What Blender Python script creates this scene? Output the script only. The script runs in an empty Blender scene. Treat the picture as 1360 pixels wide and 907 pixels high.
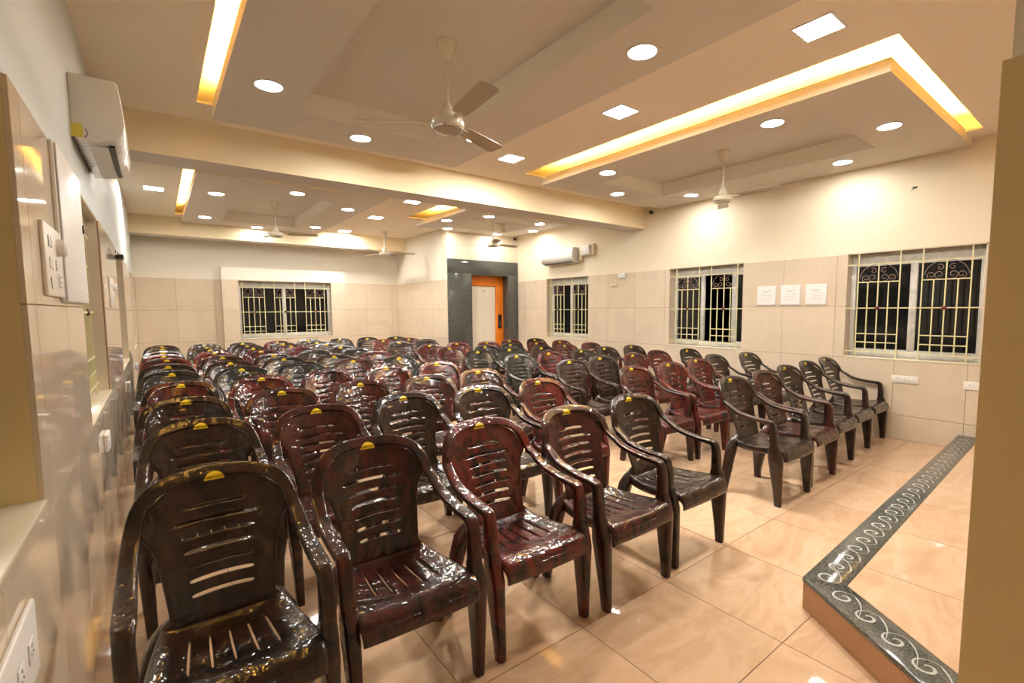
import bpy, bmesh, math, random
from mathutils import Vector, Matrix
random.seed(7)
SC = bpy.context.scene
COL = SC.collection

# ------------------------------------------------------------------ camera
cam = bpy.data.cameras.new('camera')
cam.sensor_width = 36.0
cam.lens = 635.48 / 1360 * 36
cam.shift_x = -24.2 / 1360
cam.shift_y = 9.8 / 1360
cam.clip_start = 0.05
cam.dof.use_dof = True
cam.dof.focus_distance = 3.6
cam.dof.aperture_fstop = 3.2
camo = bpy.data.objects.new('camera', cam)
COL.objects.link(camo)
_r = Vector((0.7882, -0.6154, -0.0053)); _d = Vector((-0.0544, -0.0611, -0.9966)); _f = Vector((0.6131, 0.7858, -0.0816))
m = Matrix((_r, -_d, -_f)).transposed().to_4x4()
m.translation = (0, 0, 1.45)
camo.matrix_world = m
SC.camera = camo

# ------------------------------------------------------------------ world, exposure
w = bpy.data.worlds.new('night'); SC.world = w; w.use_nodes = True
w.node_tree.nodes['Background'].inputs[0].default_value = (0.004, 0.005, 0.008, 1)
w.node_tree.nodes['Background'].inputs[1].default_value = 1.0
SC.view_settings.view_transform = 'Standard'
SC.view_settings.look = 'None'
SC.view_settings.gamma = 1.0
SC.view_settings.use_curve_mapping = False
SC.view_settings.exposure = 0.07
LAMP_ROUND, LAMP_SQUARE, LED = 150.0, 415.0, 560.0
LAMP_REAR, LAMP_SQUARE_REAR, LED_REAR = 130.0, 300.0, 1000.0
LAMP_COLOR = (1.0, 0.955, 0.89)
LED_COLOR = (1.0, 0.60, 0.115)

# ------------------------------------------------------------------ materials
def mat(name, color=(.8, .8, .8), rough=.5, spec=.5, metal=0.0, emit=None, es=0.0, coat=0.0, coat_r=.05):
    M = bpy.data.materials.new(name); M.use_nodes = True
    b = M.node_tree.nodes['Principled BSDF']
    b.inputs['Base Color'].default_value = (*color, 1)
    b.inputs['Roughness'].default_value = rough
    b.inputs['Specular IOR Level'].default_value = spec
    b.inputs['Metallic'].default_value = metal
    b.inputs['Coat Weight'].default_value = coat
    b.inputs['Coat Roughness'].default_value = coat_r
    if emit:
        b.inputs['Emission Color'].default_value = (*emit, 1)
        b.inputs['Emission Strength'].default_value = es
    return M

class N:
    """small helper to add and wire nodes"""
    def __init__(s, M): s.t = M.node_tree; s.b = s.t.nodes['Principled BSDF']
    def add(s, kind, **kw):
        n = s.t.nodes.new(kind)
        for k, v in kw.items():
            if k.startswith('_'): setattr(n, k[1:], v)
            else: n.inputs[k.replace('__', ' ')].default_value = v
        return n
    def link(s, a, o, b, i):
        s.t.links.new(a.outputs[o], b.inputs[i])

def ramp(n, stops):
    r = n.add('ShaderNodeValToRGB')
    e = r.color_ramp.elements
    while len(e) < len(stops): e.new(.5)
    for el, (p, c) in zip(e, stops): el.position = p; el.color = (*c, 1)
    return r

def marble(name, stops, scale, dist, rough, stretch=(1, 1, 1), spec=.5, vary=.05, per_tile=True, bump=0.0):
    M = mat(name, rough=rough, spec=spec); n = N(M)
    g = n.add('ShaderNodeNewGeometry'); mp = n.add('ShaderNodeMapping'); mp.inputs['Scale'].default_value = stretch
    oi = n.add('ShaderNodeObjectInfo')
    va = n.add('ShaderNodeVectorMath', _operation='MULTIPLY_ADD')
    n.link(g, 'Position', mp, 'Vector')
    sc = n.add('ShaderNodeCombineXYZ')
    if per_tile:
        ml = n.add('ShaderNodeMath', _operation='MULTIPLY'); ml.inputs[1].default_value = 37.0
        n.link(oi, 'Random', ml, 0)
        n.link(ml, 0, sc, 0); n.link(ml, 0, sc, 1); n.link(ml, 0, sc, 2)
    va.inputs[1].default_value = (1, 1, 1)
    n.link(mp, 0, va, 0); n.link(sc, 0, va, 2)
    nz = n.add('ShaderNodeTexNoise', Scale=scale, Detail=5.0, Roughness=.55, Distortion=dist)
    n.link(va, 0, nz, 'Vector')
    r = ramp(n, stops); n.link(nz, 'Fac', r, 'Fac')
    hv = n.add('ShaderNodeHueSaturation')
    mr = n.add('ShaderNodeMapRange'); mr.inputs['To Min'].default_value = 1 - vary; mr.inputs['To Max'].default_value = 1 + vary
    n.link(oi, 'Random', mr, 'Value'); n.link(mr, 0, hv, 'Value'); n.link(r, 0, hv, 'Color')
    n.link(hv, 0, n.b, 'Base Color')
    if bump:
        nb = n.add('ShaderNodeTexNoise', Scale=3.0, Detail=1.0)
        bp = n.add('ShaderNodeBump', Strength=bump, Distance=.02)
        n.link(g, 'Position', nb, 'Vector'); n.link(nb, 'Fac', bp, 'Height'); n.link(bp, 0, n.b, 'Normal')
    return M

M_TILE = marble('beige_wall_tile', [(.3, (.66, .54, .40)), (.55, (.72, .60, .455)), (.75, (.69, .565, .42))], 1.6, 1.2, .05, vary=.03)
M_FLOOR = marble('peach_floor_tile', [(.25, (.57, .37, .215)), (.5, (.68, .465, .295)), (.62, (.61, .40, .24)), (.8, (.70, .495, .325))], 1.3, 2.4, .035, (1, 2.2, 1), spec=.8, vary=.04)
M_RISER = marble('terracotta_riser_tile', [(.3, (.46, .24, .12)), (.7, (.52, .28, .145))], 2.0, 1.5, .12)
M_GROUT = mat('brown_grout', (.24, .12, .06), .8)
M_WGROUT = mat('wall_grout', (.30, .15, .075), .8)

def paint(name, c, r=.65):
    M = mat(name, c, r, .3); n = N(M)
    g = n.add('ShaderNodeNewGeometry'); nz = n.add('ShaderNodeTexNoise', Scale=60.0, Detail=3.0)
    bp = n.add('ShaderNodeBump', Strength=.04, Distance=.004)
    n.link(g, 'Position', nz, 'Vector'); n.link(nz, 'Fac', bp, 'Height'); n.link(bp, 0, n.b, 'Normal')
    return M
M_CREAM = paint('cream_wall_paint', (.85, .79, .67))
M_BEAM = paint('glow_tinted_beam_paint', (.94, .79, .53))  # warm glow of the cove strips is put into this colour
M_PEACH = paint('peach_cream_wall_paint', (.86, .755, .575))
M_WHITE = paint('off_white_wall_paint', (.62, .655, .635))
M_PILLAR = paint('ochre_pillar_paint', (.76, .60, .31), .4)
M_CEIL = paint('ceiling_paint', (.95, .84, .68))  # orange of the warm light is mixed into the ceiling colour
M_PANEL = paint('drop_panel_paint', (.75, .685, .60))
M_COFFER = paint('coffer_side_paint', (.95, .90, .80))
M_EDGE = paint('lit_panel_edge_paint', (.92, .83, .68))  # warm light falling on the panel edges is painted in here
M_GRILLE = mat('pale_yellow_enamel', (.78, .72, .40), .35)
M_SCROLL = mat('wrought_dark_metal', (.30, .20, .17), .4, metal=.3)
M_ROSE = mat('maroon_rosette', (.12, .015, .012), .4)
M_UPVC = marble('grey_white_window_frame', [(.3, (.55, .54, .49)), (.7, (.74, .72, .66))], 9.0, 1.0, .35)
M_GLASS = mat('night_glass', (.008, .008, .009), .05, .5)
M_SILL = mat('cream_marble_sill', (.72, .64, .48), .25)
M_PLASTIC = mat('white_plastic', (.80, .78, .74), .35)
M_PLASTIC2 = mat('warm_white_switch_plastic', (.80, .74, .64), .35)
M_CREAMP = mat('cream_plastic', (.74, .64, .43), .4)
M_DARK = mat('black_plastic', (.012, .012, .012), .35)
M_ORANGE = mat('orange_enamel', (.85, .22, .012), .35)
M_LIFT = mat('cream_lift_door', (.80, .74, .60), .3)
M_FAN = mat('ivory_fan_enamel', (.80, .73, .58), .25)
M_BLADE = mat('beige_fan_blade', (.50, .40, .29), .3)
M_CHROME = mat('fan_ring_metal', (.75, .72, .66), .2, metal=.9)
M_YELLOW = mat('yellow_sticker', (.95, .68, .02), .3, coat=.6)
M_PRINT = mat('sticker_print', (.16, .012, .008), .4)
M_TAPE = mat('yellow_tape', (.75, .68, .12), .5)
M_PAPER = mat('white_sheet', (.86, .84, .80), .35)
M_INK = mat('grey_print', (.50, .46, .42), .6)
M_SCROLLW = mat('white_scroll_inlay', (.46, .47, .44), .3)
M_WIRE = mat('grey_cable', (.25, .22, .2), .5)
M_LAMPR = mat('round_diffuser', (.9, .9, .9), .5, emit=LAMP_COLOR, es=LAMP_ROUND)
M_LAMPQ = mat('round_diffuser_rear', (.9, .9, .9), .5, emit=LAMP_COLOR, es=LAMP_REAR)
M_LAMPT = mat('square_diffuser_rear', (.9, .9, .9), .5, emit=LAMP_COLOR, es=LAMP_SQUARE_REAR)
M_LAMPS = mat('square_diffuser', (.9, .9, .9), .5, emit=LAMP_COLOR, es=LAMP_SQUARE)
M_LED2 = mat('led_strip_rear', (.9, .8, .5), .5, emit=LED_COLOR, es=LED_REAR)
M_LED = mat('led_strip', (.9, .8, .5), .5, emit=LED_COLOR, es=LED)

def granite():
    M = mat('black_granite', rough=.12); n = N(M)
    g = n.add('ShaderNodeNewGeometry')
    v = n.add('ShaderNodeTexNoise', Scale=130.0, Detail=4.0, Roughness=.8)
    n.link(g, 'Position', v, 'Vector')
    r = ramp(n, [(.40, (.035, .038, .034)), (.55, (.10, .105, .094)), (.68, (.24, .24, .215))])  # base greys raised to stand for reflections on the polished stone
    n.link(v, 'Fac', r, 'Fac'); n.link(r, 0, n.b, 'Base Color')
    return M
M_GRANITE = granite()

def film(n, strength):
    """crinkled clear wrapping: bump on the clear coat"""
    tc = n.add('ShaderNodeTexCoord')
    oi = n.add('ShaderNodeObjectInfo')
    ad = n.add('ShaderNodeVectorMath', _operation='ADD')
    n.link(tc, 'Object', ad, 0); n.link(oi, 'Location', ad, 1)
    z1 = n.add('ShaderNodeTexNoise', Scale=16.0, Detail=.0, Distortion=.8)
    z2 = n.add('ShaderNodeTexNoise', Scale=55.0, Detail=.0, Distortion=.6)
    n.link(ad, 0, z1, 'Vector'); n.link(ad, 0, z2, 'Vector')
    mm = n.add('ShaderNodeMath', _operation='MULTIPLY_ADD'); mm.inputs[1].default_value = .24
    n.link(z2, 'Fac', mm, 0); n.link(z1, 'Fac', mm, 2)
    bp = n.add('ShaderNodeBump', Strength=strength, Distance=.016)
    n.link(mm, 0, bp, 'Height')
    return tc, oi, ad, bp

def chair_plastic():
    M = mat('marbled_chair_plastic', rough=.35, spec=.10, coat=.9, coat_r=.022); n = N(M)
    tc, oi, ad, bp = film(n, .42)
    n.link(bp, 0, n.b, 'Coat Normal')
    mp = n.add('ShaderNodeMapping'); mp.inputs['Scale'].default_value = (1, 1, .45)
    n.link(ad, 0, mp, 'Vector')
    nz = n.add('ShaderNodeTexNoise', Scale=11.0, Detail=4.0, Roughness=.65, Distortion=1.2)
    n.link(mp, 0, nz, 'Vector')
    f = ramp(n, [(.38, (0, 0, 0)), (.62, (1, 1, 1))]); n.link(nz, 'Fac', f, 'Fac')
    mx = n.add('ShaderNodeMix', _data_type='RGBA')
    mx.inputs[6].default_value = (.012, .0075, .0055, 1)
    n.link(f, 0, mx, 0); n.link(oi, 'Color', mx, 7)
    n.link(mx, 2, n.b, 'Base Color')
    # embossed dashes along the rolled front edge of the seat
    sx = n.add('ShaderNodeSeparateXYZ'); n.link(tc, 'Object', sx, 0)
    cb = n.add('ShaderNodeCombineXYZ'); n.link(sx, 'X', cb, 'X')
    zy = n.add('ShaderNodeMath', _operation='SUBTRACT'); n.link(sx, 'Z', zy, 0); n.link(sx, 'Y', zy, 1); n.link(zy, 0, cb, 'Y')
    br = n.add('ShaderNodeTexBrick', Scale=1.0)
    br.inputs['Color1'].default_value = (1, 1, 1, 1); br.inputs['Color2'].default_value = (1, 1, 1, 1); br.inputs['Mortar'].default_value = (0, 0, 0, 1)
    br.inputs['Brick Width'].default_value = .034; br.inputs['Row Height'].default_value = .022; br.inputs['Mortar Size'].default_value = .0045
    n.link(cb, 0, br, 'Vector')
    a = n.add('ShaderNodeMath', _operation='LESS_THAN'); a.inputs[1].default_value = -.17; n.link(sx, 'Y', a, 0)
    b = n.add('ShaderNodeMath', _operation='COMPARE'); b.inputs[1].default_value = .385; b.inputs[2].default_value = .045; n.link(sx, 'Z', b, 0)
    c = n.add('ShaderNodeMath', _operation='MULTIPLY'); n.link(a, 0, c, 0); n.link(b, 0, c, 1)
    d = n.add('ShaderNodeMath', _operation='MULTIPLY'); n.link(c, 0, d, 0); n.link(br, 'Color', d, 1)
    bp2 = n.add('ShaderNodeBump', Strength=.9, Distance=.007); n.link(d, 0, bp2, 'Height')
    n.link(bp2, 0, n.b, 'Normal')
    n.link(bp2, 0, bp, 'Normal')
    return M
M_CHAIR = chair_plastic()

def wrap_white():
    M = mat('film_wrapped_white_plastic', (.80, .79, .76), .3, coat=1.0, coat_r=.05); n = N(M)
    _, _, _, bp = film(n, .45); n.link(bp, 0, n.b, 'Coat Normal')
    return M
M_WRAP = wrap_white()

# ------------------------------------------------------------------ mesh helpers
class MB:
    def __init__(s): s.v = []; s.f = []; s.m = []
    def quad(s, pts, mi=0):
        k = len(s.v); s.v += [tuple(p) for p in pts]; s.f.append(tuple(range(k, k + len(pts)))); s.m.append(mi)
    def box(s, a, b, mi=0):
        x0, y0, z0 = (min(p, q) for p, q in zip(a, b)); x1, y1, z1 = (max(p, q) for p, q in zip(a, b))
        k = len(s.v)
        s.v += [(x0, y0, z0), (x1, y0, z0), (x1, y1, z0), (x0, y1, z0), (x0, y0, z1), (x1, y0, z1), (x1, y1, z1), (x0, y1, z1)]
        for f in ((0, 3, 2, 1), (4, 5, 6, 7), (0, 1, 5, 4), (1, 2, 6, 5), (2, 3, 7, 6), (3, 0, 4, 7)):
            s.f.append(tuple(k + i for i in f)); s.m.append(mi)
        return s
    def prism(s, poly, z0, z1, mi=0):
        k = len(s.v); n = len(poly)
        s.v += [(x, y, z0) for x, y in poly] + [(x, y, z1) for x, y in poly]
        s.f.append(tuple(k + i for i in reversed(range(n)))); s.m.append(mi)
        s.f.append(tuple(k + n + i for i in range(n))); s.m.append(mi)
        for i in range(n):
            j = (i + 1) % n
            s.f.append((k + i, k + j, k + n + j, k + n + i)); s.m.append(mi)
        return s
    def rings(s, rings, mi=0, cap=True):
        k = len(s.v); n = len(rings[0])
        for r in rings: s.v += [tuple(p) for p in r]
        for i in range(len(rings) - 1):
            for j in range(n):
                a = k + i * n + j; b = k + i * n + (j + 1) % n
                s.f.append((a, b, b + n, a + n)); s.m.append(mi)
        if cap:
            s.f.append(tuple(k + j for j in reversed(range(n)))); s.m.append(mi)
            e = k + (len(rings) - 1) * n
            s.f.append(tuple(e + j for j in range(n))); s.m.append(mi)
        return s
    def lathe(s, prof, c=(0, 0, 0), n=24, mi=0):
        return s.rings([[(c[0] + r * math.cos(2 * math.pi * j / n), c[1] + r * math.sin(2 * math.pi * j / n), c[2] + z) for j in range(n)] for r, z in prof], mi)
    def tube(s, pts, r, n=8, mi=0):
        return s.sweep(pts, [(2 * r, 2 * r)] * len(pts), n=n, p=2.0, mi=mi)
    def sweep(s, pts, wh, side=(1, 0, 0), n=12, p=3.5, mi=0):
        pts = [Vector(q) for q in pts]; side = Vector(side); out = []
        for i, q in enumerate(pts):
            t = (pts[min(i + 1, len(pts) - 1)] - pts[max(i - 1, 0)]).normalized()
            sd = side - t * side.dot(t)
            if sd.length < .2: sd = Vector((0, 1, 0)) - t * t.y
            if sd.length < .2: sd = Vector((0, 0, 1)) - t * t.z
            sd.normalize(); nn = t.cross(sd)
            a, b = wh[i][0] / 2, wh[i][1] / 2; ring = []
            for j in range(n):
                th = 2 * math.pi * (j + .5) / n; c, sn = math.cos(th), math.sin(th)
                ring.append(q + sd * a * math.copysign(abs(c) ** (2 / p), c) + nn * b * math.copysign(abs(sn) ** (2 / p), sn))
            out.append(ring)
        return s.rings(out, mi)
    def mesh(s, name, mats, smooth=None):
        me = bpy.data.meshes.new(name); me.from_pydata(s.v, [], s.f)
        for M in (mats if isinstance(mats, (list, tuple)) else [mats]): me.materials.append(M)
        if any(s.m): me.polygons.foreach_set('material_index', s.m)
        bm = bmesh.new(); bm.from_mesh(me); bmesh.ops.recalc_face_normals(bm, faces=bm.faces)
        if smooth is not None:
            for f in bm.faces: f.smooth = True
            for e in bm.edges:
                if len(e.link_faces) == 2 and e.calc_face_angle(0) > math.radians(smooth): e.smooth = False
        bm.to_mesh(me); bm.free(); me.update()
        return me
    def obj(s, name, mats, parent=None, smooth=None, loc=None):
        return link(name, s.mesh(name, mats, smooth), parent, loc)

def link(name, me, parent=None, loc=None):
    o = bpy.data.objects.new(name, me); COL.objects.link(o)
    if parent is not None: o.parent = parent
    if loc is not None: o.location = loc
    return o
def tag(o, label=None, cat=None, group=None, kind=None):
    if label: o['label'] = label
    if cat: o['category'] = cat
    if group: o['group'] = group
    if kind: o['kind'] = kind
    return o
def empty(name, loc=(0, 0, 0), rz=0.0):
    o = bpy.data.objects.new(name, None); COL.objects.link(o); o.location = loc; o.rotation_euler = (0, 0, rz); o.empty_display_size = .1
    return o
def bevel(me, width, seg=2, ang=40):
    bm = bmesh.new(); bm.from_mesh(me)
    es = [e for e in bm.edges if len(e.link_faces) == 2 and e.calc_face_angle(0) > math.radians(ang)]
    bmesh.ops.bevel(bm, geom=es, offset=width, segments=seg, affect='EDGES', profile=.5)
    for f in bm.faces: f.smooth = True
    for e in bm.edges:
        if len(e.link_faces) == 2 and e.calc_face_angle(0) > math.radians(50): e.smooth = False
    bm.to_mesh(me); bm.free(); return me
def bbox(name, a, b, M, parent=None, w=.004, seg=2):
    o = MB().box(a, b).obj(name, M, parent); bevel(o.data, w, seg); return o

def subtract(rects, hole):
    out = []
    a0, b0, a1, b1 = hole
    for (x0, y0, x1, y1) in rects:
        if a0 >= x1 or a1 <= x0 or b0 >= y1 or b1 <= y0: out.append((x0, y0, x1, y1)); continue
        if x0 < a0: out.append((x0, y0, a0, y1))
        if x1 > a1: out.append((a1, y0, x1, y1))
        u0, u1 = max(x0, a0), min(x1, a1)
        if y0 < b0: out.append((u0, y0, u1, b0))
        if y1 > b1: out.append((u0, b1, u1, y1))
    return [r for r in out if r[2] - r[0] > .004 and r[3] - r[1] > .004]

# ------------------------------------------------------------------ room dimensions
XL, XR, YN, YB = -.284, 6.42, -2.6, 11.2
ZT = 2.07                       # top of the wall tiles
ZC, ZP, ZK = 3.10, 3.03, 3.20   # ceiling, underside of drop panels, coffer tops
LX, LY = 4.66, 8.68             # lift shaft corner
TT = .012                       # tile thickness
TS = .61
STAGE_Z = .15
S_A, S_B, S_C = (2.405, .945), (6.415, 1.10), (1.50, -.363)

def wall(name, axis, pos, out, s0, s1, holes, M, thick=.23, ztop=3.34, zbot=0.0):
    """a wall slab whose room-side face lies at pos; holes are (s0, z0, s1, z1)"""
    rects = [(s0, zbot, s1, ztop)]
    for h in holes: rects = subtract(rects, (h[0] - .01, h[1] - .017, h[2] + .01, h[3] + .013))
    mb = MB()
    for (a, b, c, d) in rects:
        if axis == 'x': mb.box((pos, a, b), (pos + out * thick, c, d))
        else: mb.box((a, pos, b), (c, pos + out * thick, d))
    return tag(mb.obj(name, M), kind='structure')

def tile_wall(parent, axis, pos, inward, s0, s1, sj, holes, zj=(0, .27, .872, 1.472, ZT), M=None):
    """single tiles on a wall, joints at sj + k*TS"""
    bed = [(s0, 0, s1, ZT)]
    for h in holes: bed = subtract(bed, (h[0] - .0003, h[1] - .0003, h[2] + .0003, h[3] + .0003))
    mb = MB()
    for (p, q, r, t) in bed:
        if axis == 'x': mb.box((pos - inward * .002, p, q), (pos + inward * .006, r, t - .001))
        else: mb.box((p, pos - inward * .002, q), (r, pos + inward * .006, t - .001))
    mb.obj('grout_bed', M_WGROUT, parent)
    k = math.floor((s0 - sj) / TS); cache = {}
    g = .0019
    while sj + k * TS < s1 - .01:
        a, b = max(s0, sj + k * TS), min(s1, sj + (k + 1) * TS)
        for z0, z1 in zip(zj, zj[1:]):
            rects = [(a + g, z0 + g, b - g, z1 - g)]
            for h in holes: rects = subtract(rects, h)
            if not rects: continue
            full = len(rects) == 1 and rects[0] == (a + g, z0 + g, b - g, z1 - g)
            key = (round(b - a, 3), round(z1 - z0, 3)) if full else None
            ox, oz = a, z0
            if key not in cache or key is None:
                mb = MB()
                for (p, q, r, s) in rects:
                    if axis == 'x': mb.box((0, p - ox, q - oz), (inward * TT, r - ox, s - oz))
                    else: mb.box((p - ox, 0, q - oz), (r - ox, inward * TT, s - oz))
                me = mb.mesh('tile', M or M_TILE)
                if key: cache[key] = me
            else: me = cache[key]
            link('tile', me, parent, (pos, ox, oz) if axis == 'x' else (ox, pos, oz))
        k += 1

# ------------------------------------------------------------------ floor
fl = tag(MB().box((XL - .3, YN - .3, -.15), (XR + .3, YB + .3, -.003)).obj('floor', M_GROUT), kind='structure')
g = .0018
full = MB().box((g, g, -.002), (TS - g, TS - g, 0)).mesh('tile', M_FLOOR)
x = 2.072 - 4 * TS
while x < XR:
    y = .882 - 4 * TS
    while y < YB:
        x1, y1 = min(x + TS, XR), min(y + TS, YB)
        xa, ya = max(x, XL), y
        hid = (xa > 2.7 and y1 < .9) or (xa > LX and ya > LY)
        if not hid and x1 - xa > .01:
            if x1 - xa > TS - .001 and y1 - ya > TS - .001: link('tile', full, fl, (x, y, 0))
            else: MB().box((xa + g, ya + g, -.002), (x1 - g, y1 - g, 0)).obj('tile', M_FLOOR, fl)
        y += TS
    x += TS

# ------------------------------------------------------------------ walls
WIN_R = [(.985, .885, 2.17, ZT), (3.435, .885, 4.635, ZT), (6.44, .885, 7.65, ZT)]
WIN_L = [(.62, .925, 1.86, ZT), (3.13, .905, 4.42, ZT), (6.05, .90, 7.35, ZT), (9.25, .90, 10.35, ZT)]
WIN_B = [(1.315, .90, 3.07, 2.055)]
wr = wall('wall_right', 'x', XR, 1, YN, YB, WIN_R, M_PEACH)
wl = wall('wall_left', 'x', XL, -1, YN, YB, WIN_L, M_WHITE)
BX0, BX1, BY, BZ = 1.035, 3.36, 11.05, 2.31
wb = wall('wall_back', 'y', YB, 1, XL, LX + .1, WIN_B, M_CREAM)
tile_wall(wr, 'x', XR, -1, YN + .01, LY - .04, 1.062, WIN_R)
tile_wall(wl, 'x', XL, 1, YN + .01, YB - .005, 1.98, WIN_L)
tile_wall(wb, 'y', YB, -1, XL + TT, BX0, .318, [])
tile_wall(wb, 'y', YB, -1, BX1, LX - TT, 3.895, [])
# shallow projecting bay around the back window
h = WIN_B[0]; rects = subtract([(BX0, 0, BX1, BZ)], (h[0] - .01, h[1] - .017, h[2] + .01, h[3] + .013)); mb = MB()
for (a, b, c, d) in rects: mb.box((a, BY, b), (c, YB + .001, d))
bay = mb.obj('window_bay', M_CREAM, wb)
tile_wall(wb, 'y', BY, -1, BX0, BX1, .318, WIN_B)
# lift shaft
wf = wall('wall_lift', 'y', LY, 1, LX, XR, [(5.2, -.01, 6.16, 2.2)], M_PEACH)
ws = wall('wall_side', 'x', LX, 1, LY + .231, YB, [], M_CREAM)
tile_wall(ws, 'x', LX, -1, LY + .01, YB - TT, 9.3, [])
wn = wall('wall_near', 'y', YN, -1, XL, XR, [], M_CREAM)
# pillar beside the camera, tiled up to the tile line
pil = tag(MB().box((1.735, -.62, 0), (1.98, .245, ZC)).obj('pillar', M_CREAM), kind='structure')
MB().box((1.72, -.62, .001), (1.735, .26, ZT)).obj('cladding', M_PILLAR, pil)
MB().box((1.7355, .246, .001), (1.98, .26, ZT)).obj('cladding', M_PILLAR, pil)

# ------------------------------------------------------------------ ceiling
holes = [(.345, 1.3, .62, 4.72), (3.635, 1.02, 4.2, 4.75), (3.635, 1.02, 6.12, 1.4),
         (.345, 6.97, .62, 10.23), (3.62, 6.93, 4.2, 8.2)]
# coffer openings also pierce the ceiling so the coffer can rise to ZK
coffers = [(.985, 1.69, 2.16, 4.24), (4.48, 1.74, 5.70, 4.28), (1.005, 7.4, 2.176, 10.05), (4.45, 7.16, 5.75, 8.2)]
rects = [(XL, YN, XR, YB)]
for h in holes + [(a - .03, b - .03, c + .03, d + .03) for a, b, c, d in coffers]: rects = subtract(rects, h)
mb = MB()
for (a, b, c, d) in rects: mb.box((a, b, ZC), (c, d, ZC + .02))
ce = tag(mb.obj('ceiling', M_CEIL), kind='structure')
MB().box((XL - .2, YN - .2, ZC + .2), (XR + .2, YB + .2, ZC + .24)).obj('ceiling_slab', M_CEIL, ce)
# drop panels with coffers
panels = [(.455, 1.13, 2.71, 4.83), (3.97, 1.147, XR - .002, 4.83), (.455, 6.77, 2.71, 10.62), (3.98, 6.77, 6.2, 8.6)]
for (p, c) in zip(panels, coffers):
    mb = MB()
    for (a, b, q, d) in subtract([p], c):
        k0 = len(mb.f); mb.box((a, b, ZP), (q, d, ZC + .008))
        for k, e in ((2, b == p[1]), (3, q == p[2]), (4, d == p[3]), (5, a == p[0])):
            mb.m[k0 + k] = 1 if e else 2
    x0, y0, x1, y1 = c
    t = .02
    mb.box((x0 - t, y0 - t, ZC + .0081), (x0, y1 + t, ZK), 2); mb.box((x1, y0 - t, ZC + .0081), (x1 + t, y1 + t, ZK), 2)
    mb.box((x0, y0 - t, ZC + .0081), (x1, y0, ZK), 2); mb.box((x0, y1, ZC + .0081), (x1, y1 + t, ZK), 2)
    mb.box((x0 - t, y0 - t, ZK), (x1 + t, y1 + t, ZK + .02))
    a, b, q, d = p
    mb.box((a, b, ZC + .0081), (a + .012, d, ZC + .024))
    if b < 2 and a > 3: mb.box((a + .012, b, ZC + .0081), (q - .3, b + .012, ZC + .024))
    mb.obj('drop_panel', [M_PANEL, M_EDGE, M_COFFER], ce)
# warm strips lying on the panel ledges, inside the coves
for (a, b) in (((.50, 1.32), (.515, 4.70)), ((4.015, 1.21), (4.03, 4.73)), ((4.032, 1.192), (6.10, 1.207)),
               ((.50, 6.99), (.515, 10.21)), ((4.025, 6.95), (4.04, 8.18))):
    MB().box((a[0], a[1], ZC + .0085), (b[0], b[1], ZC + .016)).obj('led_strip', M_LED if a[1] < 5 or a[0] < 2 else M_LED2, ce)
# beams
for a, b in (((XL, 5.16, 2.765), (XR, 5.53, ZC - .0005)), ((XL, 10.63, 2.79), (LX, 10.97, ZC - .0005))):
    mb = MB().box(a, b); mb.m[0] = 1
    mb.obj('beam', [M_BEAM, M_PANEL], ce)

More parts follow.
